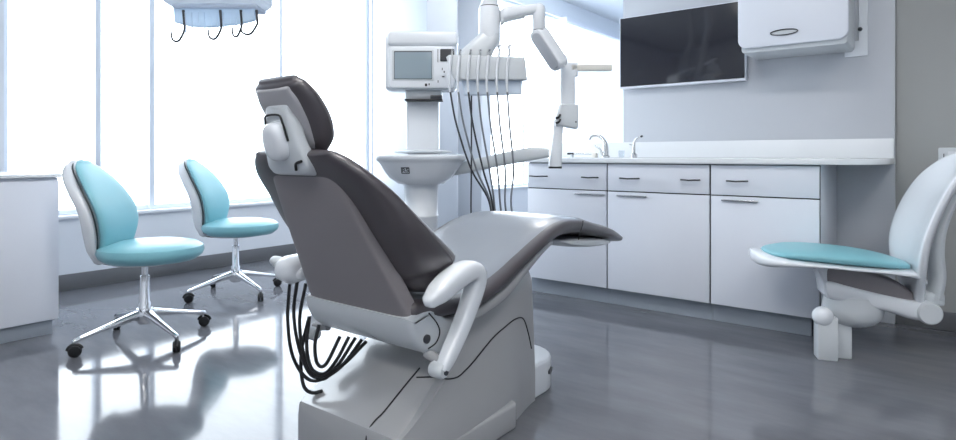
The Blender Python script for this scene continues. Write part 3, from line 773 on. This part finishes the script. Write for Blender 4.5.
for i, x in enumerate(top):
    ex, ez = end[i]
    mk('instrument_body', 'plastic', rk, tube, [(x+.01, -.038, 1.442), (x+.004, -.040, 1.40), (x, -.040, 1.33), (x+.003, -.034, 1.26)], [.007, .008, .0075, .005], 10, True, 3)
    bend = (ex-x)
    mk('hose', 'hose' if i not in (0, 2) else 'dark', iu, tube, [(x+.003, -.034, 1.27), (x+.01+bend*.12, -.03, 1.10), (x+.02+bend*.42, -.02, .88), (ex-.012, 0, .72), (ex, .02, ez), (ex*.5, .1, .34), (.0, .16, .11)], .0048, 8, True, 7)
    tp = mk('instrument_tip', 'steel', rk, tube, [(x+.012, -.03, 1.44), (x+.013, -.028, 1.462+.02*(i > 4)), (x+.016, -.028, 1.472+.022*(i > 4))], [.006, .004, .006], 8, True, 3)
    if i > 4:
        def lp(bm):
            pts = [(x+.016+.008*math.cos(2*PI*k/16), -.028, 1.484+.016*math.sin(2*PI*k/16)) for k in range(17)]
            tube(bm, pts, .0025, 6, False)
        mk('loop', 'steel', tp, lp)
mk('thin_hose', 'dark', iu, tube, [(-.07, .03, 1.26), (-.07, .03, .9), (-.07, .04, .6), (-.04, .12, .3), (0, .16, .11)], .004, 8, True, 6)
def fbox(bm): box(bm, (-.1, .08, 0), (.1, .24, .12), .02, 3)
mk('floor_box', 'plastic2', iu, fbox)

# operating light hung on the sleeve
ol = thing('operating_light', 'white articulated operating light reaching out from the ceiling pole in front of the bright window', 'lamp', (-1.81, 2.39, 1.665), YAW)
def olarm(bm):
    R = []
    for q in cr([(.0763, .05, -.01, .028), (.10, .03, -.004, .034), (.14, .03, .003, .034), (.20, .03, .013, .028), (.255, .03, .02, .027)], 5):
        R.append(ring(q[:3], (0, 1, 0), (0, 0, 1), .032, q[3], 2.8, 24))
    loft(bm, R)
mk('arm', 'plastic', ol, olarm)
mk('arm_underside', 'plastic2', ol, prism, [(.077, -.055), (.085, -.06), (.10, -.045), (.2, -.022), (.2, .0), (.077, -.02)], .008, .052, 'y', .008)
mk('elbow_joint', 'plastic', ol, lathe, [(.001, -.085), (.03, -.085), (.033, -.08), (.033, .02), (.028, .038), (.015, .047), (.001, .05)], (.27, .03, 0), 28)
mk('joint_ring', 'dark', ol, lathe, [(.001, -.0875), (.031, -.0875), (.031, -.084), (.001, -.084)], (.27, .03, 0), 28)
dN = V((.155, -.0, -.235)).normalized(); dS = V((-dN.z, 0, dN.x))
def lamp(bm, pl, n0, n1, bev):
    prism(bm, pl, n0, n1, 'z', bev)
    cs, sn = math.cos(math.radians(-40)), math.sin(math.radians(-40))
    for v in bm.verts:
        q = v.co.copy(); q.y, q.z = q.y*cs-q.z*sn, q.y*sn+q.z*cs; v.co = V((.25, .03, -.088))+dN*q.x+V((0, 1, 0))*q.y+dS*q.z
lh = mk('lamp_head', 'plastic', ol, lamp, rrect(-.005, -.042, .232, .042, .036), -.02, .05, .012)
mk('light_panel', 'panel', lh, lamp, rrect(.012, -.034, .216, .034, .03), -.0245, -.01, .003)

# ------------------------------------------------------------------ overhead hanger in front of the windows
hg_ = thing('ceiling_hanger', 'pale grey ceiling-hung unit with clear tips and four dark hooks before the windows', 'hanging rack', (-2.5, 1.355, 1.53), YAW)
mk('drop_tube', 'plastic2', hg_, lathe, [(.001, .10), (.03, .10), (.03, CEIL-1.56), (.09, CEIL-1.55), (.09, CEIL-1.53), (.001, CEIL-1.53)], (0, .05, 0), 24)
def hbody(bm):
    R = []
    for x, zt, zb, hy in ((-.215, .14, .105, .06), (-.212, .16, .08, .085), (-.19, .17, .066, .10), (0, .175, .06, .105), (.19, .17, .062, .10), (.212, .16, .075, .085), (.216, .14, .10, .06)):
        R.append(ring((x, .03, (zt+zb)/2), (0, 1, 0), (0, 0, 1), hy, (zt-zb)/2, 3.4, 28))
    loft(bm, R)
mk('housing', 'milk', hg_, hbody)
mk('light_strip', 'milk', hg_, box, (-.165, -.045, .048), (.195, .09, .068), .008, 3)
mk('tip_tray', 'frost', hg_, prism, [(-.165, .05), (.185, .05), (.18, .0), (.12, -.015), (-.02, -.03), (-.1, -.025), (-.16, -.01)], -.03, .0, 'y', .004)
for i in range(10):
    x = -.11+.027*i; dz = [-.06, -.07, -.02, -.055, -.03, -.05, -.04, -.02, -.035, -.02][i]
    mk('tip', 'frost', hg_, rod, (x, -.036, .032), (x+.003, -.036, dz), .003, 6)
for x, dz, w, s in ((-.118, -.095, .045, -1), (.04, -.085, .045, -1), (.128, -.075, .032, -1), (.195, -.065, .06, -1)):
    mk('hook', 'dark', hg_, tube, [(x, -.036, .04), (x+.004, -.037, -.01), (x+.004, -.038, dz+.045), (x-w*.3, -.04, dz+.008), (x-w*.65, -.042, dz), (x-w, -.042, dz+.012), (x-w*1.08, -.042, dz+.042)], [.006, .005, .005, .005, .0045, .003], 8, True, 6)

# ------------------------------------------------------------------ unseen ceiling fill panels, added to brighten the room
def emis(name, col, st):
    m = bpy.data.materials.new(name); m.use_nodes = True
    b = m.node_tree.nodes['Principled BSDF']; b.inputs['Emission Color'].default_value = col; b.inputs['Emission Strength'].default_value = st
    return m
FILL = emis('fill_light_glow', (1, .98, .95, 1), 13.0)
for x, y in ((-2.9, 5.1), (-1.2, 1.0), (1.2, 1.0), (-1.2, -1.6), (1.2, -1.6)):  # first panel added to lift the pillar and pier faces
    o = struct('fill_panel', 'lam', box, (x-.62, y-.32, CEIL-.03), (x+.62, y+.32, CEIL), .004)
    bm = bmesh.new(); box(bm, (x-.58, y-.28, CEIL-.034), (x+.58, y+.28, CEIL-.028))
    obj('fill_glow', bm, FILL, o)

# ------------------------------------------------------------------ daylight
W = bpy.data.worlds.new('World'); S.world = W; W.use_nodes = True
W.node_tree.nodes['Background'].inputs[0].default_value = (.88, .945, 1, 1)
W.node_tree.nodes['Background'].inputs[1].default_value = 4.3
for y0, y1 in ((1.2, 4.4), (6.06, YF)):
    l = bpy.data.lights.new('window_daylight', 'AREA'); l.shape = 'RECTANGLE'; l.size = 2.64; l.size_y = y1-y0
    l.cycles.is_portal = True
    o = bpy.data.objects.new('window_daylight', l); COL.objects.link(o)
    o.location = (WX-.22, (y0+y1)/2, 1.84); o.rotation_euler = (0, math.radians(-90), 0)

# ------------------------------------------------------------------ camera
cd = bpy.data.cameras.new('Camera'); cam = bpy.data.objects.new('Camera', cd); COL.objects.link(cam)
cd.sensor_width = 36; cd.lens = 36*600/956; cd.shift_y = -65/956; cd.clip_start = .05
cam.location = (0, 0, .95); cam.rotation_euler = (PI/2, 0, YAW)
S.camera = cam
S.view_settings.view_transform = 'Standard'; S.view_settings.look = 'None'; S.view_settings.gamma = 1; S.view_settings.exposure = .62
S.view_settings.use_curve_mapping = False
S.cycles.use_denoising = True
S.cycles.max_bounces = 10; S.cycles.transparent_max_bounces = 16; S.cycles.caustics_reflective = False; S.cycles.caustics_refractive = False
S.cycles.sample_clamp_indirect = 8
